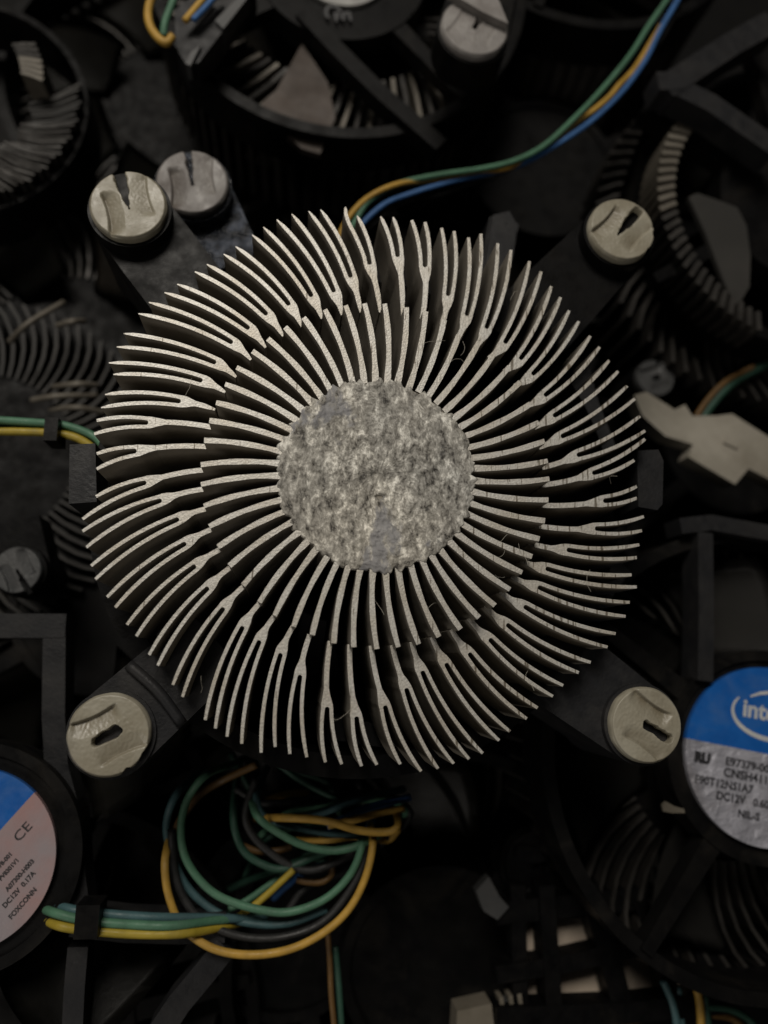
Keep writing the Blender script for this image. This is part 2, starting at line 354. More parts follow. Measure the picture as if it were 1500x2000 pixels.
# slug and thermal paste
bm = bmesh.new(); c0 = U(737, 925, 0); rr = 188*px1
prism(bm, [c0+Vector((math.cos(a), math.sin(a), 0))*rr for a in [2*math.pi*k/96 for k in range(96)]], -.0002, -.026, 0, 0)
link('core', bm, M['wall'], main)
bm = bmesh.new(); NR, NA = 110, 300; R0 = 194*px1; ring = []
for i in range(NR+1):
    row = []
    for j in range(NA):
        a = 2*math.pi*j/NA; ca, sa = math.cos(a), math.sin(a); f = i/NR
        rj = R0*f*(1+f**8*(.04*noise.noise(Vector((ca*6, sa*6, 3)))+.075*noise.noise(Vector((ca*19, sa*19, 7)))))
        x, y = c0.x+rj*ca, c0.y+rj*sa
        q = Vector((x*700+y*250, y*520, 0))
        h = .00042+.00032*noise.fractal(q*1.3, .55, 2.0, 6)+.00018*noise.noise(Vector((x*160, y*160, 4)))
        h = max(h, .00018)
        h -= .0012*math.exp(-(((x-c0.x-.0005)/.0006)**2+((y-c0.y+.0038)/.0003)**2))   # small pit
        if f > .93: h = h*(1-f)/.07+.00005-(.0006 if i == NR else 0)
        row.append(bm.verts.new((x, y, h)))
    ring.append(row)
for i in range(NR):
    for j in range(NA):
        if i == 0: continue
        bm.faces.new((ring[i][j], ring[i+1][j], ring[i+1][(j+1) % NA], ring[i][(j+1) % NA]))
bm.faces.new(ring[1])
for v in ring[0]: bm.verts.remove(v)
link('thermal_paste', bm, M['paste'], main, smooth=True)
# black fan shroud below the fins
def ringmesh(bm, c, ro, ri, z0, z1, n=96):
    co = [(math.cos(2*math.pi*k/n), math.sin(2*math.pi*k/n)) for k in range(n)]
    def rg(r, z): return [bm.verts.new((c[0]+x*r, c[1]+y*r, z)) for x, y in co]
    a, b, d, e = rg(ro, z0), rg(ri, z0), rg(ri, z1), rg(ro, z1)
    for p, q in ((a, b), (b, d), (d, e), (e, a)):
        for k in range(n): bm.faces.new((p[k], p[(k+1) % n], q[(k+1) % n], q[k]))
cm = U(722, 952, ZO); RF = .0462
bm = bmesh.new(); ringmesh(bm, cm, .0478, .0440, -.0165, -.030)
frame = link('fan_frame', bm, M['black'], main)
bm = bmesh.new(); ringmesh(bm, cm, .0205, .004, -.034, -.042, 48)
link('fan_hub', bm, M['black2'], main)
for k in range(7):
    bm = bmesh.new(); g = []
    for i in range(7):
        r = .021+.0225*i/6
        for j in range(7):
            a = k*2*math.pi/7+.35*i/6+.62*j/6
            g.append(bm.verts.new((cm.x+r*math.cos(a), cm.y+r*math.sin(a), -.031-.008*j/6)))
    for i in range(6):
        for j in range(6): bm.faces.new((g[i*7+j], g[i*7+7+j], g[i*7+8+j], g[i*7+j+1]))
    bmesh.ops.solidify(bm, geom=bm.faces[:], thickness=.0009)
    link('fan_blade', bm, M['black2'], main, smooth=True)
JIT = [0]
def bar(bm, pts, w, z0, z1, bev=.0006):
    JIT[0] += 1; z0 += .00017*(JIT[0] % 9)
    q = [U(p[0], p[1], z0) for p in pts]
    prism(bm, strip(q, w), z0, z1)
    if bev: bevel(bm, bev)
def leg(root, pin, rpx, to, z, mt, mp, slot, h=.017, wf=1.0, lw=.9, pinz=.0016, dirt=0, prname='mounting_leg', label=None, rib=False, relief=1.0, drop=.0032):
    """leg arm with a slotted white pin head. pin,to: photo points on plane z; slot: (angle, start, end)"""
    c = U(pin[0], pin[1], z); r = rpx*depth(c)/F; e = U(to[0], to[1], z)
    d = Vector((e.x-c.x, e.y-c.y)); Ld = d.length; d.normalize(); a0 = math.atan2(d.y, d.x)
    R1 = r*1.09
    pts = [Vector((c.x, c.y))+Vector((math.cos(a), math.sin(a)))*R1 for a in [a0+math.pi*(.5+k/20) for k in range(21)]]
    nn = Vector((-d.y, d.x))
    pts += [Vector((e.x, e.y))-nn*R1*lw, Vector((e.x, e.y))+nn*R1*lw]
    bm = bmesh.new(); prism(bm, pts, z-drop, z-h); bevel(bm, .0011, 3)
    lg = link(prname, bm, mt, root)
    bm = bmesh.new(); R2 = R1*1.0
    prism(bm, [(c.x+R2*math.cos(2*math.pi*k/48), c.y+R2*math.sin(2*math.pi*k/48)) for k in range(48)], z-.0002, z-h-.004); bevel(bm, .0005, 2)
    link('barrel', bm, mt, lg, smooth=False)
    if rib:                               # raised rib across the arm behind the head
        bm = bmesh.new(); b0 = Vector((c.x, c.y))+d*(R1*1.28); tube(bm, [Vector((*(b0+nn*R1*.93), z-.0003)), Vector((*(b0+d*.0006), z-.0001)), Vector((*(b0-nn*R1*.93), z-.0003))], .0009, 8, 5)
        link('rib', bm, mt, lg, smooth=True)
    # pin head: moulded disc with a deep slot and an S-shaped recess
    ang, s0, s1, sw = slot
    ss = lambda e0, e1, x: (lambda t: t*t*(3-2*t))(min(1, max(0, (x-e0)/(e1-e0))))
    def hgt(x, y):
        xs = min(max(x, s0), s1); wv = (1.2*sw*(.12+1.05*ss(s0, s0+.6*(s1-s0), x)) if s1 > .7 else sw*(.75+.25*ss(s0, s1, x)))+.045*noise.noise(Vector((x*6, y*6, rpx)))
        dsl = math.hypot(x-xs, y)-wv
        slotd = 1-ss(-.02, .035, dsl)
        def lobe(u, v):                   # broad curved hollow on one side of the slot
            t = (v-.14-.20*u*u)/.40       # saw-tooth: slopes down, then a crisp step up
            if t < 0 or t > 1.12: return 0.0
            return (t if t < 1 else (1.12-t)/.12)*ss(-.86, -.60, u)*(1-ss(.30, .52, u))
        l = max(lobe(x, y), lobe(-x, -y)*.55)
        rimc = 1-ss(.94, 1.0, math.hypot(x, y))
        hh = pinz - .0009*relief*l - .0006*(1-rimc) + .00004*noise.noise(Vector((x*3, y*3, rpx))) + .00005*noise.noise(Vector((x*14, y*14, rpx)))
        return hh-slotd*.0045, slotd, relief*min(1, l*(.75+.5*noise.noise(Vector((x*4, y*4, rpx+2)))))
    bm = bmesh.new(); gl = bm.verts.layers.float.new('stain_shade'); NR_, NA_ = 56, 168; rows = []
    for i in range(NR_+1):
        row = []
        for k in range(NA_):
            a = 2*math.pi*k/NA_; f = i/NR_; j = 1+.012*noise.noise(Vector((math.cos(a)*3, math.sin(a)*3, rpx)))
            if dirt and 4.6 < a < 5.6: j -= (.05+.05*noise.noise(Vector((a*7, rpx, 0)))+.03*math.sin(a*11))*f
            x, y = f*j*math.cos(a), f*j*math.sin(a); hh, sd, gr_ = hgt(x, y)
            X, Y = c.x+r*(x*math.cos(ang)-y*math.sin(ang)), c.y+r*(x*math.sin(ang)+y*math.cos(ang))
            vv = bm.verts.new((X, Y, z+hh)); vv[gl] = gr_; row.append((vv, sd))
        rows.append(row)
    for i in range(NR_):
        for k in range(NA_):
            q = (rows[i][k], rows[i+1][k], rows[i+1][(k+1) % NA_], rows[i][(k+1) % NA_])
            fc = bm.faces.new([t[0] for t in q]) if i else bm.faces.new([q[0][0], q[1][0], q[2][0]])
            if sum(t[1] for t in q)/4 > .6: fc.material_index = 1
    bmesh.ops.remove_doubles(bm, verts=[t[0] for t in rows[0]], dist=1e-5)
    low = [bm.verts.new((t[0].co.x, t[0].co.y, z-.0003)) for t in rows[-1]]
    for k in range(NA_): bm.faces.new((rows[-1][k][0], low[k], low[(k+1) % NA_], rows[-1][(k+1) % NA_][0]))
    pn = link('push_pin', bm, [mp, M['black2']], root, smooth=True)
    if label: pn['label'] = label
    return lg
ZP = -.009
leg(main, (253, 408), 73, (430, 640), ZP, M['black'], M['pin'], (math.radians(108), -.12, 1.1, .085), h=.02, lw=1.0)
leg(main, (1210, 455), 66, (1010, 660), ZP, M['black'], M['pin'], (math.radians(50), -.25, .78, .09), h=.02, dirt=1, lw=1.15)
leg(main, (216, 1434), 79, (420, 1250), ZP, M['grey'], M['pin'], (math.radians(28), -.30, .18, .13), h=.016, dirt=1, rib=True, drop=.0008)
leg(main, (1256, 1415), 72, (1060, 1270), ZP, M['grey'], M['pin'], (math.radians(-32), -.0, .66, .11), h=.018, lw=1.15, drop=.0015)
for pts in (((136, 868), (186, 866), (189, 980), (134, 984)), ((1244, 880), (1286, 878), (1296, 900), (1294, 985), (1284, 996), (1247, 990))):
    bm = bmesh.new(); prism(bm, [U(p[0], p[1], -.008) for p in pts], -.008, -.026); bevel(bm, .0006)
    link('side_clip', bm, M['grey'], main)
# struts of the fan frame seen through the fins
for pts, w in ((((1120, 680), (1150, 790), (1185, 880)), .0022), (((985, 430), (962, 560), (945, 660)), .0032), (((1040, 1330), (1130, 1190), (1200, 1090)), .004), (((640, 1420), (760, 1440), (860, 1400)), .002)):
    bm = bmesh.new(); bar(bm, pts, w, -.024, -.030); link('frame_strut', bm, M['grey'], main)
# ------------------------------------------------------------------ neighbouring coolers
CACHE = {}
def part(key, name, build, m, root, smooth=False, loc=(0, 0, 0), rotz=0, scale=1):
    if key not in CACHE:
        bm = bmesh.new(); build(bm); bmesh.ops.recalc_face_normals(bm, faces=bm.faces[:])
        me = bpy.data.meshes.new(name); bm.to_mesh(me); bm.free()
        if smooth:
            for p in me.polygons: p.use_smooth = True
        CACHE[key] = me
    me = CACHE[key]
    if not me.materials: me.materials.append(m)
    elif me.materials[0] != m:
        me = me.copy(); me.materials[0] = m
    o = bpy.data.objects.new(name, me); COL.objects.link(o); o.parent = root; o.location = loc; o.rotation_euler = (0, 0, rotz)
    return o
def b_ring(bm): ringmesh(bm, (0, 0), .0475, .0448, 0, -.013); 
def b_hub(bm):
    ringmesh(bm, (0, 0), .0215, .0193, .0012, -.006, 64); n = 64
    prism(bm, [(.0196*math.cos(2*math.pi*k/n), .0196*math.sin(2*math.pi*k/n)) for k in range(n)], .0004, -.009)
def b_blade(bm):
    g = []
    for i in range(9):
        r = .0205+.0225*i/8
        for j in range(9):
            a = .30*(i/8)**1.3+.66*(j/8)*(1-.12*i/8)
            rr_ = r*(1-.03*math.sin(math.pi*j/8))
            g.append(bm.verts.new((rr_*math.cos(a), rr_*math.sin(a), -.003-.0085*j/8-.001*math.sin(math.pi*j/8))))
    for i in range(8):
        for j in range(8): bm.faces.new((g[i*9+j], g[i*9+9+j], g[i*9+10+j], g[i*9+j+1]))
    bmesh.ops.solidify(bm, geom=bm.faces[:], thickness=.0009)
def b_strut(bm):
    prism(bm, [(.020, -.0021), (.046, -.0013), (.046, .0013), (.020, .0021)], .0008, -.0035); bevel(bm, .0005)
def b_sink(bm, n=72, r0=.024, r1=.047, z0=0, z1=-.02, sweep=.22, w=.00042):
    for k in range(n):
        a0 = 2*math.pi*k/n; c = []
        for i in range(6):
            t = i/5; r = r0+(r1-r0)*t; a = a0+sweep*t*t*1.0
            c.append(Vector((r*math.cos(a), r*math.sin(a), 0)))
        prism(bm, strip(c, w), z0, z1)
def b_core(bm, r0=.0246, m=48): prism(bm, [(r0*math.cos(2*math.pi*k/m), r0*math.sin(2*math.pi*k/m)) for k in range(m)], -.001, -.02)
def cooler(px, py, z, label, rot=0, tilt=(0, 0), sc=1.0, struts=(0, 90, 180, 270), blades=7, sink=True, plastic='black', bladem='blade', hub=True, ringo=True, labelm=None, lr=.0186, legs=(), sinkm='farfin', group='fan coolers heaped under the big one'):
    loc = U(px, py, z)
    root = empty('fan_cooler', loc, label, 'cooler', group, (math.radians(tilt[0]), math.radians(tilt[1]), math.radians(rot)))
    root.scale = (sc,)*3
    if ringo: part('ring', 'frame_ring', b_ring, M[plastic], root)
    if hub: part('hub', 'fan_hub', b_hub, M[plastic], root)
    for a in struts: part('strut', 'strut', b_strut, M[plastic], root, rotz=math.radians(a))
    for k in range(blades): part('blade', 'fan_blade', b_blade, M[bladem], root, True, rotz=2*math.pi*k/max(1, blades)+.2, loc=(0, 0, -.003))
    if sink:
        part('sink', 'heatsink', b_sink, M[sinkm], root, loc=(0, 0, -.0145)); part('core', 'core', b_core, M['black2'], root, loc=(0, 0, -.0145))
    if labelm:
        def b(bm, r=lr): prism(bm, [(r*math.cos(2*math.pi*k/80), r*math.sin(2*math.pi*k/80)) for k in range(80)], .0016, .0006)
        part('lab%.4f%s' % (lr, labelm), 'round_label', b, M[labelm], root)
    return root
# bottom right: fan with blue and silver label
ZL = -.036
n1 = cooler(1490, 1475, ZL, 'black fan cooler at right edge with blue and silver round label', rot=0, struts=(142, 52, -128), plastic='black', bladem='litblade')
lc = U(1490, 1475, ZL); RL = 168*depth(lc)/F; A1 = math.radians(-11)
def seg_label(root, c, R, ang, frac, mt, mb, zz):
    """disc split by a chord: upper part mt, lower part mb"""
    h = frac*R; a = math.asin(frac); n = 60
    up = [(R*math.cos(a+(math.pi-2*a)*k/n), R*math.sin(a+(math.pi-2*a)*k/n)) for k in range(n+1)]
    lo = [(R*math.cos(math.pi-a+(math.pi+2*a)*k/n), R*math.sin(math.pi-a+(math.pi+2*a)*k/n)) for k in range(n+1)]
    def tf(p): return Vector((c.x+p[0]*math.cos(ang)-p[1]*math.sin(ang), c.y+p[0]*math.sin(ang)+p[1]*math.cos(ang)))
    bm = bmesh.new(); prism(bm, [tf(p) for p in lo], zz, zz-.0012); lab = link('round_label', bm, mb, root)
    bm = bmesh.new(); prism(bm, [tf(p) for p in up], zz, zz-.0012); link('colour_band', bm, mt, lab)
    return lab
z1 = ZL+.0018
lab1 = seg_label(n1, lc, RL, A1, .02, M['blue'], M['silver'], z1)
def sz(px_): return px_*depth(lc)/F
def T1(s, px, py, h, m='ink', bold=.00005, sx=1.0): return text(s, U(px, py, z1), A1, sz(h)/.72, M[m], lab1, z1+.00006, bold=bold, sx=sx)
T1('intel', 1449, 1397, 33, 'white', .00014, 1.0)
T1('E97379-003', 1416, 1493, 15); T1('CNSH4115', 1412, 1515, 16); T1('F90T12NS1A7', 1356, 1528, 15, sx=.95); T1('DC12V   0.60A', 1398, 1560, 15, sx=.92); T1('NIL-S', 1440, 1595, 14)
T1('RU', 1356, 1486, 18, 'ink', .00022, .95)
bm = bmesh.new(); cc = U(1503, 1398, z1)                  # open ellipse round the word
pl, wl = [], []
for k in range(61):
    a = math.radians(148+k*5.1); wv = .3+1.0*math.sin(math.pi*min(1, k/60))**.6
    x, y = sz(77)*math.cos(a), sz(45)*math.sin(a)
    pl.append(Vector((cc.x+x*math.cos(A1)-y*math.sin(A1), cc.y+x*math.sin(A1)+y*math.cos(A1), 0))); wl.append(sz(3.6)*wv)
prism(bm, strip(pl, wl), z1+.0001, z1+.00002); link('emblem', bm, M['white'], lab1)
bm = bmesh.new(); pl = [Vector((*(U(px_, py_, z1).xy), 0)) for px_, py_ in ((1465, 1360), (1485, 1354), (1510, 1352), (1540, 1358), (1562, 1370))]
prism(bm, strip(pl, [sz(1.5), sz(3), sz(3.5), sz(3.5), sz(2)]), z1+.0001, z1+.00002); link('emblem', bm, M['white'], lab1)
bm = bmesh.new(); bar(bm, ((1378, 1330), (1380, 1190), (1378, 1040)), .0017, ZL+.002, ZL-.004, .0009); link('frame_strut', bm, M['grey'], n1)
bm = bmesh.new(); bar(bm, ((1330, 1027), (1390, 1020), (1500, 1040), (1560, 1050)), .0017, ZL+.002, ZL-.004, .0009); link('frame_strut', bm, M['grey'], n1)
# bottom left: fan with blue and pink label
n2 = cooler(-62, 1674, ZL, 'black fan cooler at left edge with stained pink and blue label', struts=(), plastic='black', ringo=False, blades=4, sink=False)

for ch in n2.children:
    if ch.name.startswith('fan_hub'): ch.scale = (.93, .93, 1)
l2 = U(-62, 1674, ZL); R2 = 169*depth(l2)/F; A2 = math.radians(50)
lab2 = seg_label(n2, l2, R2, A2, -.08, M['blue'], M['pink'], z1)
def T2(s, px, py, h, bold=.00003, al='RIGHT', sx=1.0): return text(s, U(px, py, z1), A2, h*.68*depth(l2)/F/.72, M['ink'], lab2, z1+.00006, bold=bold, align=al, sx=sx)
T2('CE', 36, 1646, 27, 0, 'LEFT', 1.25); T2('E97378-001', 25, 1668, 12); T2('PV8301V1', 38, 1680, 12); T2('A07300-H003', 68, 1682, 13); T2('DC12V  0.17A', 70, 1706, 14); T2('FOXCONN', 73, 1738, 14)
for pts, w in ((((106, 1225), (104, 1400), (110, 1500), (134, 1590), (142, 1700), (152, 1780)), .0021), (((-40, 1222), (40, 1222), (128, 1222)), .0023), (((140, 1800), (250, 1812), (350, 1815), (440, 1812)), .0026), (((152, 1850), (145, 1930), (140, 2030)), .0018), (((440, 1850), (400, 1900), (350, 1960), (310, 2020)), .0022)):
    bm = bmesh.new(); bar(bm, pts, w, ZL-.0026, ZL-.008, .0009); link('frame_strut', bm, M['grey'], n2)
# top: fan with smudged label
n3 = cooler(667, -61, -.042, 'black fan cooler at top with smudged grey label and brown blade', rot=0, tilt=(0, 0), struts=(-48, 215, 120), labelm='greylabel', lr=.0122, bladem='blade', blades=6)
bm = bmesh.new(); bar(bm, ((590, 20), (660, 95), (740, 175), (862, 282)), .0020, -.040, -.045, .001); link('frame_strut', bm, M['black'], n3)
bm = bmesh.new()
prism(bm, [U(*p, -.045) for p in ((590, 85), (640, 160), (655, 230), (625, 300), (590, 290), (515, 222), (512, 200), (540, 175))], -.045, -.047); bevel(bm, .0006)
b = link('fan_blade', bm, M['brownblade'], n3)
for k in range(30):
    a = math.radians(205+k*4.2); c = U(667, -61, -.049); bm = bmesh.new(); r0, r1 = .034, .047
    prism(bm, strip([Vector((c.x+r*math.cos(a-.05*q), c.y+r*math.sin(a-.05*q), 0)) for q, r in enumerate((r0, (r0+r1)/2, r1))], .0005), -.049, -.060)
    link('fin', bm, M['midfin'] if k % 2 else M['farfin'], n3); b['label'] = 'brown dusty fan blade'
zz = -.042+.0017
text('E', U(652, 22, zz), math.radians(-80), .0058, M['ink'], n3, zz, bold=.0001); text('C', U(632, 8, zz), math.radians(-80), .0058, M['ink'], n3, zz, bold=.0001)
# right top
n6 = cooler(1560, 400, -.040, 'black fan cooler at right with lit fin edges behind grey blade', struts=(150, 210, 100), blades=6, ringo=False, sinkm='farfin', rot=0)
for k in range(30):
    a = math.radians(126+k*4.1); c = U(1560, 400, -.036)
    bm = bmesh.new(); r0, r1 = .0318, .0352+.001*min(1, k/6)
    prism(bm, strip([Vector((c.x+r*math.cos(a+.025*q), c.y+r*math.sin(a+.025*q), 0)) for q, r in enumerate((r0, (r0+r1)/2, r1))], .00062), -.036, -.046); bevel(bm, .0003, 1)
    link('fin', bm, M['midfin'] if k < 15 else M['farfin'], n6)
for pts, w in ((((1318, 165), (1390, 200), (1440, 235), (1520, 290)), .0026), (((1300, 170), (1360, 130), (1430, 85), (1510, 40)), .003), (((1305, 140), (1312, 175)), .003)):
    bm = bmesh.new(); bar(bm, pts, w, -.030, -.036); link('frame_strut', bm, M['grey'], n6)
bm = bmesh.new(); prism(bm, [U(*p, -.038) for p in ((1345, 384), (1362, 377), (1400, 390), (1440, 405), (1458, 440), (1466, 500), (1464, 560), (1440, 600), (1418, 560), (1380, 460))], -.038, -.0395); bevel(bm, .0006)
link('fan_blade', bm, M['litblade'], n6)
bm = bmesh.new(); ringmesh(bm, U(1560, 400, -.043), .0395, .0365, -.043, -.055); link('frame_ring', bm, M['black'], n6)
# others
nc = cooler(-90, 180, -.052, 'dark finned cooler in top left corner without label', struts=(), blades=0, hub=False, ringo=False, sink=False)
cc_ = U(-90, 180, -.056)
bm = bmesh.new(); ringmesh(bm, cc_, .0305, .0290, -.060, -.075, 64); link('core', bm, M['black2'], nc)
for k in range(26):
    a = math.radians(-84+k*3.3); bm = bmesh.new()
    r0, r1 = .0185+.001*math.sin(k), .0292+.0006*math.sin(k*2.1)
    prism(bm, strip([Vector((cc_.x+q*math.cos(a+.10*t), cc_.y+q*math.sin(a+.10*t), 0)) for t, q in ((0, r0), (1, (r0+r1)/2), (2.2, r1))], .00030), -.056-.0003*(k % 3), -.070)
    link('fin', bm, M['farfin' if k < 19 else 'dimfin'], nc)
for k in range(7):
    a = math.radians(8+k*4.2); bm = bmesh.new()
    prism(bm, strip([Vector((cc_.x+q*math.cos(a-.05*t), cc_.y+q*math.sin(a-.05*t), 0)) for t, q in ((0, .0175), (1, .0200), (2, .0225))], .00045), -.050, -.062)
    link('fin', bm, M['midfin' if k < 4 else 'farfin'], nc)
cooler(-60, 860, -.056, 'tilted finned cooler behind left wire, its fin edges lit', struts=(), blades=0, hub=False, ringo=False, rot=5, tilt=(0, 6), sc=.85, sinkm='dimfin')
nb = cooler(110, 660, -.066, 'dark cooler buried below upper left push pin', struts=(), blades=7, rot=30, plastic='black2', hub=False, ringo=False)
for pts in (((18, 668), (55, 632), (125, 590)), ((112, 636), (140, 628), (165, 627)), ((104, 756), (150, 750), (190, 753)), ((62, 782), (110, 774), (190, 772)), ((98, 800), (150, 796), (204, 806))):
    bm = bmesh.new(); tube(bm, [U(p[0], p[1], -.056-.004*(k != 1)) for k, p in enumerate(pts)], .0007, 8, 8); link('fin_streak', bm, M['midfin'], nb, smooth=True)  # shine streaks of buried fins, given shape as thin pale tubes
n14 = cooler(1145, -235, -.045, 'black cooler at top edge with wide dim grey label', struts=(-110, -60), labelm='darklabel', lr=.030)
cooler(1060, 330, -.068, 'deeply buried cooler below green and blue cable', rot=25, struts=(0, 90, 180, 270))
cooler(1430, 860, -.078, 'buried black cooler behind cream connector', rot=40)
cooler(560, 1790, -.070, 'buried black cooler under the looped wires', rot=15)
cooler(850, 1880, -.066, 'buried dark cooler right of looped wires at bottom', rot=50, tilt=(6, -5))
cooler(200, 1180, -.074, 'buried cooler between left clip and lower left pin', rot=33)
cooler(330, 150, -.078, 'buried cooler left of top fan, only its ring showing', rot=70, hub=False, struts=(0,))
cooler(60, 2030, -.068, 'buried cooler along bottom edge beneath the pink labelled fan', rot=12)
# loose neighbouring pin heads (each on its own leg)
def loose(px, py, r, to, z, label, mt, mp, slot, **k):
    root = empty('mounting_foot', U(px, py, z-.012), label, 'cooler foot')
    leg(root, (px, py), r, to, z, M[mt], M[mp], slot, prname='leg_arm', **k); return root
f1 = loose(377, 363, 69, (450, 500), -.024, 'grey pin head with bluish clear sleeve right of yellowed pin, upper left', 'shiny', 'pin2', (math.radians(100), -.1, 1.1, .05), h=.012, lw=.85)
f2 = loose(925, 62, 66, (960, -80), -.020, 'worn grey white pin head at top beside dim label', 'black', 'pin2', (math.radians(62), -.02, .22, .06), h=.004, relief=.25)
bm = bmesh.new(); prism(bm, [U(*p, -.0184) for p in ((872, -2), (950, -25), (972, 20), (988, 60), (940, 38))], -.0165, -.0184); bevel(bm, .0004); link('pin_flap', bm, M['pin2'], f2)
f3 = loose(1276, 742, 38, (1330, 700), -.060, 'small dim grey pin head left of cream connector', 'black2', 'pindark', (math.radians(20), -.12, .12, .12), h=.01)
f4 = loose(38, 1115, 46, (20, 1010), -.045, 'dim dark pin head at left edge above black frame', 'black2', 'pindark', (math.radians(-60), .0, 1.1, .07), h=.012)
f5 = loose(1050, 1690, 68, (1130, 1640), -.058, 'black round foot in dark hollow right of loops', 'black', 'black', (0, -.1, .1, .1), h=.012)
# ------------------------------------------------------------------ wires
def bundle(name, label, cat, wires, group=None):
    w0 = wires[0]; p0 = U(w0[2][0][0], w0[2][0][1], w0[2][0][2]-.002)
    root = empty(name, p0, label, cat, group)
    for col, r, pts in wires:
        bm = bmesh.new(); tube(bm, [U(p[0]+random.uniform(-1.5, 1.5), p[1]+random.uniform(-1.5, 1.5), p[2]) for p in pts], r*.84, 12, 8)
        link('wire', bm, M['w_'+col], root, smooth=True)
    return root
Z = lambda z, *pts: [(p[0], p[1], z if len(p) < 3 else p[2]) for p in pts]
r1 = .00088
top = bundle('wire_bundle', 'green, yellow and blue cable curving from top right into the fins', 'cable', [
    ('blue_w', .0008, Z(-.036, (1345, -40), (1325, 0), (1290, 60), (1258, 120), (1212, 182), (1150, 240), (1080, 287), (1020, 318), (960, 337), (880, 355), (800, 378), (750, 400), (705, 440), (680, 480))),
    ('green', .0008, Z(-.0345, (1325, -40), (1303, 0), (1268, 52), (1232, 106), (1180, 172), (1120, 232), (1060, 285), (1005, 315), (940, 329), (850, 344), (775, 362), (720, 395), (690, 440), (670, 480))),
    ('yellow', .0008, Z(-.0355, (1290, 50, -.037), (1240, 130, -.037), (1210, 165), (1190, 190), (1160, 213), (1130, 232, -.036), (1070, 280, -.037), (1000, 325), (930, 337), (850, 350), (775, 362, -.034), (720, 388, -.034), (683, 425, -.034), (660, 470))),
    ('wblack', .0008, Z(-.038, (1350, -40), (1295, 70), (1240, 140), (1140, 243), (1040, 308), (960, 345), (860, 380), (780, 400), (700, 460)))])
zb = -.036
bundle('wire_bundle', 'looped yellow, green and teal wires coiled below the large heatsink', 'cable', [
    ('yellow', .00088, Z(zb, (330, 1640, -.040), (322, 1690), (330, 1750), (355, 1808), (410, 1850), (480, 1864), (560, 1855), (630, 1824), (680, 1775), (712, 1715), (727, 1650), (724, 1610, -.042))),
    ('green', .00088, Z(-.037, (470, 1490, -.05), (410, 1510), (370, 1555), (353, 1610), (358, 1665), (385, 1715), (430, 1752), (500, 1776), (565, 1780), (635, 1755), (685, 1705), (708, 1650), (700, 1630, -.043))),
    ('teal', .0009, Z(-.040, (400, 1500, -.048), (350, 1545), (327, 1600), (330, 1655), (360, 1722), (410, 1775), (480, 1803), (560, 1803), (640, 1775))),
    ('green', .00088, Z(-.037, (490, 1560, -.043), (502, 1592), (535, 1622), (590, 1650), (650, 1660), (700, 1650), (745, 1628, -.040))),
    ('yellow', .00088, Z(-.034, (500, 1600, -.045), (550, 1597, -.036), (633, 1603), (700, 1620), (755, 1625), (776, 1612), (774, 1585, -.038))),
    ('yellow', .00085, Z(-.037, (640, 1612), (690, 1603), (735, 1590), (792, 1578))),
    ('blue_w', .00085, Z(-.039, (640, 1615), (667, 1600), (720, 1577), (802, 1556))),
    ('teal', .00085, Z(-.039, (540, 1605), (585, 1618), (633, 1627), (720, 1632))),
    ('orange', .0008, Z(-.043, (560, 1598), (600, 1590), (648, 1572))),
    ('yellow', .0008, Z(-.046, (500, 1575), (535, 1556), (570, 1548), (597, 1550), (596, 1560))),
    ('orange', .0009, Z(-.041, (500, 1494, -.036), (440, 1522), (395, 1550), (360, 1590), (330, 1640), (322, 1690))),
    ('dgreen', .0008, Z(-.043, (540, 1490), (590, 1525), (670, 1565))),
    ('orange', .0008, Z(-.044, (470, 1650), (500, 1661), (540, 1662), (570, 1655))),
    ('orange', .0008, Z(-.045, (580, 1718), (600, 1724), (630, 1722), (650, 1705), (650, 1675))),
    ('dgreen', .0009, Z(-.042, (470, 1480, -.05), (455, 1590), (475, 1660), (520, 1690), (560, 1697), (617, 1670), (680, 1650))),
    ('green', .0008, Z(-.046, (410, 1790), (470, 1765), (520, 1735), (600, 1675))),
    ('lemon', .0008, Z(-.041, (440, 1808), (490, 1772), (530, 1740), (575, 1698))),
    ('wblack', .0009, Z(-.038, (335, 1620), (345, 1720), (390, 1795), (470, 1830), (560, 1830), (640, 1795), (700, 1710), (715, 1640))),
    ('wblack', .0009, Z(-.042, (500, 1520), (480, 1600), (520, 1660), (600, 1700), (700, 1665))),
    ('teal', .00085, Z(-.041, (520, 1500, -.05), (500, 1560), (530, 1600), (620, 1590), (700, 1560), (790, 1540, -.046))),
    ('green', .00085, Z(-.042, (500, 1640, -.046), (560, 1590), (640, 1575), (720, 1560), (780, 1570), (790, 1600, -.045), (740, 1640, -.046))),
    ('yellow', .00085, Z(-.040, (560, 1640, -.046), (640, 1640), (700, 1633), (755, 1640, -.044), (778, 1618, -.042))),
    ('dgreen', .0008, Z(-.046, (470, 1740, -.075), (485, 1700, -.055), (520, 1640), (600, 1610), (700, 1600), (770, 1560))),
    ('wblack', .0009, Z(-.044, (460, 1540), (520, 1570), (620, 1560), (740, 1550), (800, 1590), (740, 1650))),
    ('dgreen', .0009, Z(-.047, (440, 1740, -.075), (480, 1722, -.055), (540, 1700), (620, 1660), (660, 1600), (640, 1530), (560, 1500))),
    ('wblack', .0009, Z(-.048, (560, 1780), (600, 1730), (690, 1690), (720, 1620), (700, 1520))),
    ('blue_w', .0008, Z(-.046, (530, 1760, -.075), (560, 1730, -.055), (600, 1700), (680, 1670), (730, 1600))),
    ('dgreen', .0008, Z(-.050, (450, 1470), (500, 1560), (560, 1640), (640, 1690)))])
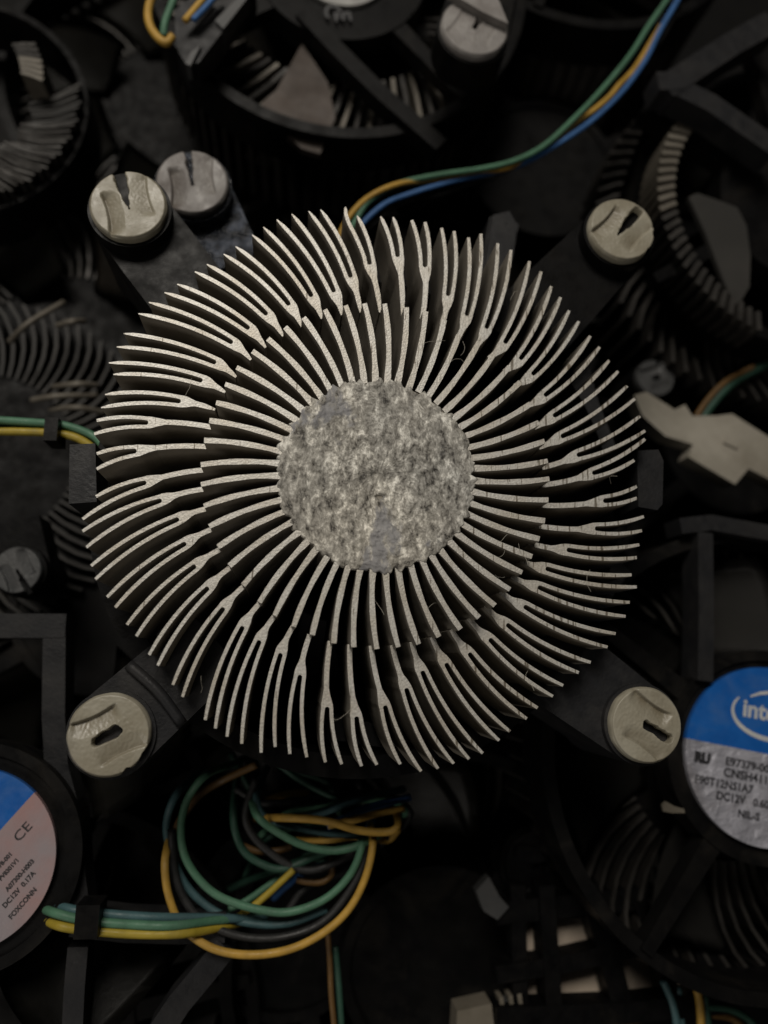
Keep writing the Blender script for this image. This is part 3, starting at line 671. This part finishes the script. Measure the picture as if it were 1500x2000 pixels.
bundle('wire_bundle', 'yellow, green and teal flat wires strapped across lower left frame', 'cable', [
    ('lemon', .00095, Z(-.033, (40, 1775, -.041), (78, 1792, -.039), (112, 1806), (160, 1816), (250, 1823), (340, 1824), (400, 1818, -.036), (480, 1800, -.043))),
    ('green', .00095, Z(-.033, (40, 1757, -.041), (80, 1774, -.038), (112, 1785), (170, 1798), (250, 1806), (340, 1808), (430, 1798, -.038), (520, 1790, -.045))),
    ('teal', .00095, Z(-.034, (60, 1750, -.041), (100, 1765, -.038), (135, 1774), (190, 1784), (300, 1790), (420, 1793, -.038), (520, 1797, -.042)))])
tb = bmesh.new(); bar(tb, ((172, 1768), (166, 1835)), .0020, -.0312, -.036); tag(link('cable_tie', tb, M['black']), 'black plastic clip strapping the yellow wire at lower left', 'cable tie')
bundle('wire_bundle', 'green and yellow wires entering from left edge beside dark clip', 'cable', [
    ('green', .0009, Z(-.026, (-30, 820), (50, 824), (110, 828), (150, 836), (185, 855), (210, 880))),
    ('dgreen', .0009, Z(-.0275, (-30, 832), (50, 834), (110, 836), (150, 846), (185, 868))),
    ('lemon', .0009, Z(-.026, (-30, 842), (50, 844), (100, 846), (140, 852), (170, 866), (190, 885)))])
tb = bmesh.new(); bar(tb, ((101, 815), (97, 860)), .0012, -.0245, -.029); tag(link('cable_tie', tb, M['black']), 'thin black band round green and yellow wires at left edge', 'cable tie')
bundle('wire_bundle', 'yellow and green wires bending into dark connector at top left', 'cable', [
    ('yellow', .0011, Z(-.030, (310, -30), (292, 10), (292, 45), (306, 72), (325, 82), (336, 70))),
    ('green', .0010, Z(-.032, (350, -30), (334, 10), (322, 45), (318, 72))),
    ('yellow', .0009, Z(-.029, (412, -20), (385, 15), (360, 42))),
    ('blue_w', .0008, Z(-.029, (432, -20), (402, 14), (376, 40)))])
bundle('wire_bundle', 'dim green and yellow wires rising from cream connector to right edge', 'cable', [
    ('dgreen', .0014, Z(-.052, (1540, 695), (1480, 720), (1430, 750), (1390, 790), (1365, 830))),
    ('orange', .0009, Z(-.051, (1470, 715), (1420, 745), (1385, 780), (1360, 815)))])
bundle('wire_bundle', 'dim green and yellow wires at lower right corner', 'cable', [
    ('teal', .0010, Z(-.050, (1296, 1915), (1312, 1955), (1325, 2020))), ('teal', .0010, Z(-.051, (1325, 1925), (1332, 2020))),
    ('yellow', .0010, Z(-.049, (1358, 1915), (1365, 1960), (1370, 2020))), ('dgreen', .0010, Z(-.050, (1374, 1940), (1385, 2020))),
    ('dgreen', .0010, Z(-.050, (1370, 1965), (1420, 1968), (1460, 1990), (1480, 2020))), ('orange', .0010, Z(-.051, (1380, 1980), (1430, 1990), (1460, 2020)))])
bundle('wire_bundle', 'single dull orange wire along bottom edge', 'cable', [('orange', .0009, Z(-.052, (980, 1995), (1060, 1982), (1140, 1990), (1220, 1994), (1300, 1978)))])
bundle('wire_bundle', 'rusty orange wire hidden right of lower right fins', 'cable', [('orange', .0009, Z(-.050, (1262, 1205), (1285, 1250), (1318, 1312)))])
bundle('wire_bundle', 'brown and green wires running down below looped bundle', 'cable', [('orange', .0007, Z(-.046, (640, 1800), (644, 1880), (648, 1940), (654, 2020))), ('dgreen', .0008, Z(-.047, (656, 1850), (662, 1930), (668, 2020)))])
# ------------------------------------------------------------------ connectors and scraps
def block(name, label, cat, pts, z, h, m, extra=()):
    root = empty(name, U(*pts[0], z-h), label, cat)
    bm = bmesh.new(); prism(bm, [U(*p, z) for p in pts], z, z-h); bevel(bm, .0005); link('housing', bm, M[m], root)
    for e in extra:
        bm = bmesh.new(); prism(bm, [U(*p, z+e[1]) for p in e[0]], z+e[1], z-h*.5); bevel(bm, .0003); link(e[2], bm, M[e[3]], root)
    return root
block('wire_connector', 'cream notched plastic connector right of the large heatsink', 'connector', ((1238, 772), (1262, 765), (1318, 800), (1338, 790), (1352, 812), (1400, 812), (1430, 808), (1520, 865), (1530, 950), (1462, 915), (1436, 946), (1344, 892), (1354, 868), (1300, 852), (1255, 812)), -.048, .005, 'cream',
      ((((1420, 850), (1446, 862), (1440, 876), (1414, 864)), .0006, 'latch', 'cream'),))
block('wire_connector', 'dark dusty connector at top left holding yellow wires', 'connector', ((345, 95), (340, 20), (400, -25), (500, -25), (388, 122), (366, 130)), -.032, .007, 'grey', ((((372, 102), (392, 88), (372, 128), (362, 124)), .001, 'latch', 'pindark'), (((420, 40), (470, -10), (488, -10), (436, 56)), .001, 'rib', 'pindark')))
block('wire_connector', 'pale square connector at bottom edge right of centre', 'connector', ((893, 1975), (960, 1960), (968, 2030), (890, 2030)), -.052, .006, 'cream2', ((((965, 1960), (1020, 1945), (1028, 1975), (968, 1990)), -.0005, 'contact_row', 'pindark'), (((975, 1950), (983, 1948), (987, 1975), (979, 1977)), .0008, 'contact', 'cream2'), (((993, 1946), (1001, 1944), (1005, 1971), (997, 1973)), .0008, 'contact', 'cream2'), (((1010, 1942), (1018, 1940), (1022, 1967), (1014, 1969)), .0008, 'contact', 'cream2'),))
block('plastic_scrap', 'small pale plastic splinter under worn pin head at top', 'scrap', ((905, 162), (928, 140), (934, 152), (910, 166)), -.040, .001, 'pin2')
block('plastic_scrap', 'dim grey plastic tab right of the bottom wires', 'scrap', ((930, 1740), (955, 1712), (975, 1750), (994, 1772), (972, 1797), (945, 1780)), -.050, .003, 'pindark')
block('plastic_scrap', 'grey upright plastic tab behind top right fins', 'scrap', ((962, 420), (995, 412), (1010, 440), (1002, 500), (985, 560), (940, 560)), -.022, .004, 'grey')
block('plastic_scrap', 'tiny torn paper fleck on lower right frame', 'scrap', ((1293, 1572), (1300, 1565), (1318, 1575), (1336, 1580), (1338, 1588), (1312, 1588), (1296, 1585)), -.034, .0006, 'cream2')
sh = bmesh.new()
prism(sh, [U(*p, -.058) for p in ((1022, 1795), (1250, 1795), (1390, 1840), (1380, 1975), (1022, 1975))], -.058, -.060)
tag(link('cardboard_sheet', sh, M['tan']), 'tan cardboard seen through black grille at lower right', 'cardboard')
gr = empty('plastic_grille', U(1150, 1850, -.06), 'black slotted plastic grille lying over cardboard at lower right', 'grille')
for pts, w in ((((1012, 1730), (1018, 1990)), .0016), (((1068, 1730), (1084, 1990)), .0017), (((1150, 1730), (1190, 1860), (1222, 1990)), .0022), (((1250, 1760), (1298, 1880), (1330, 2000)), .0016), (((970, 1785), (1100, 1772), (1300, 1750)), .0022), (((970, 1905), (1100, 1885), (1200, 1862), (1300, 1838), (1380, 1800)), .0017), (((1375, 1800), (1400, 1950)), .0030), (((970, 1990), (1220, 1980), (1420, 1960)), .0020)):
    bm = bmesh.new(); bar(bm, pts, w, -.050-random.random()*.002, -.056, .0014); link('grille_bar', bm, M['black2'], gr)
# dust fibres caught on the fins
bm = bmesh.new()
for k in range(18):
    a = random.uniform(-1.3, 1.2) if k < 12 else random.uniform(0, 6.28); r = random.uniform(.019, .042)
    p = Vector((r*math.cos(a), r*math.sin(a), -.003+random.random()*.0035)); pts = [p]
    d = Vector((random.uniform(-1, 1), random.uniform(-1, 1), random.uniform(-.3, .3))).normalized()
    for j in range(4):
        d = (d+Vector((random.uniform(-.6, .6), random.uniform(-.6, .6), random.uniform(-.3, .3)))).normalized(); pts.append(pts[-1]+d*random.uniform(.0005, .0014))
    tube(bm, pts, .000028, 4, 3)
tag(link('dust_fibres', bm, M['fibre']), 'fine pale dust fibres caught between the fins', 'dust', kind='stuff')
SC.render.resolution_x = 768; SC.render.resolution_y = 1024
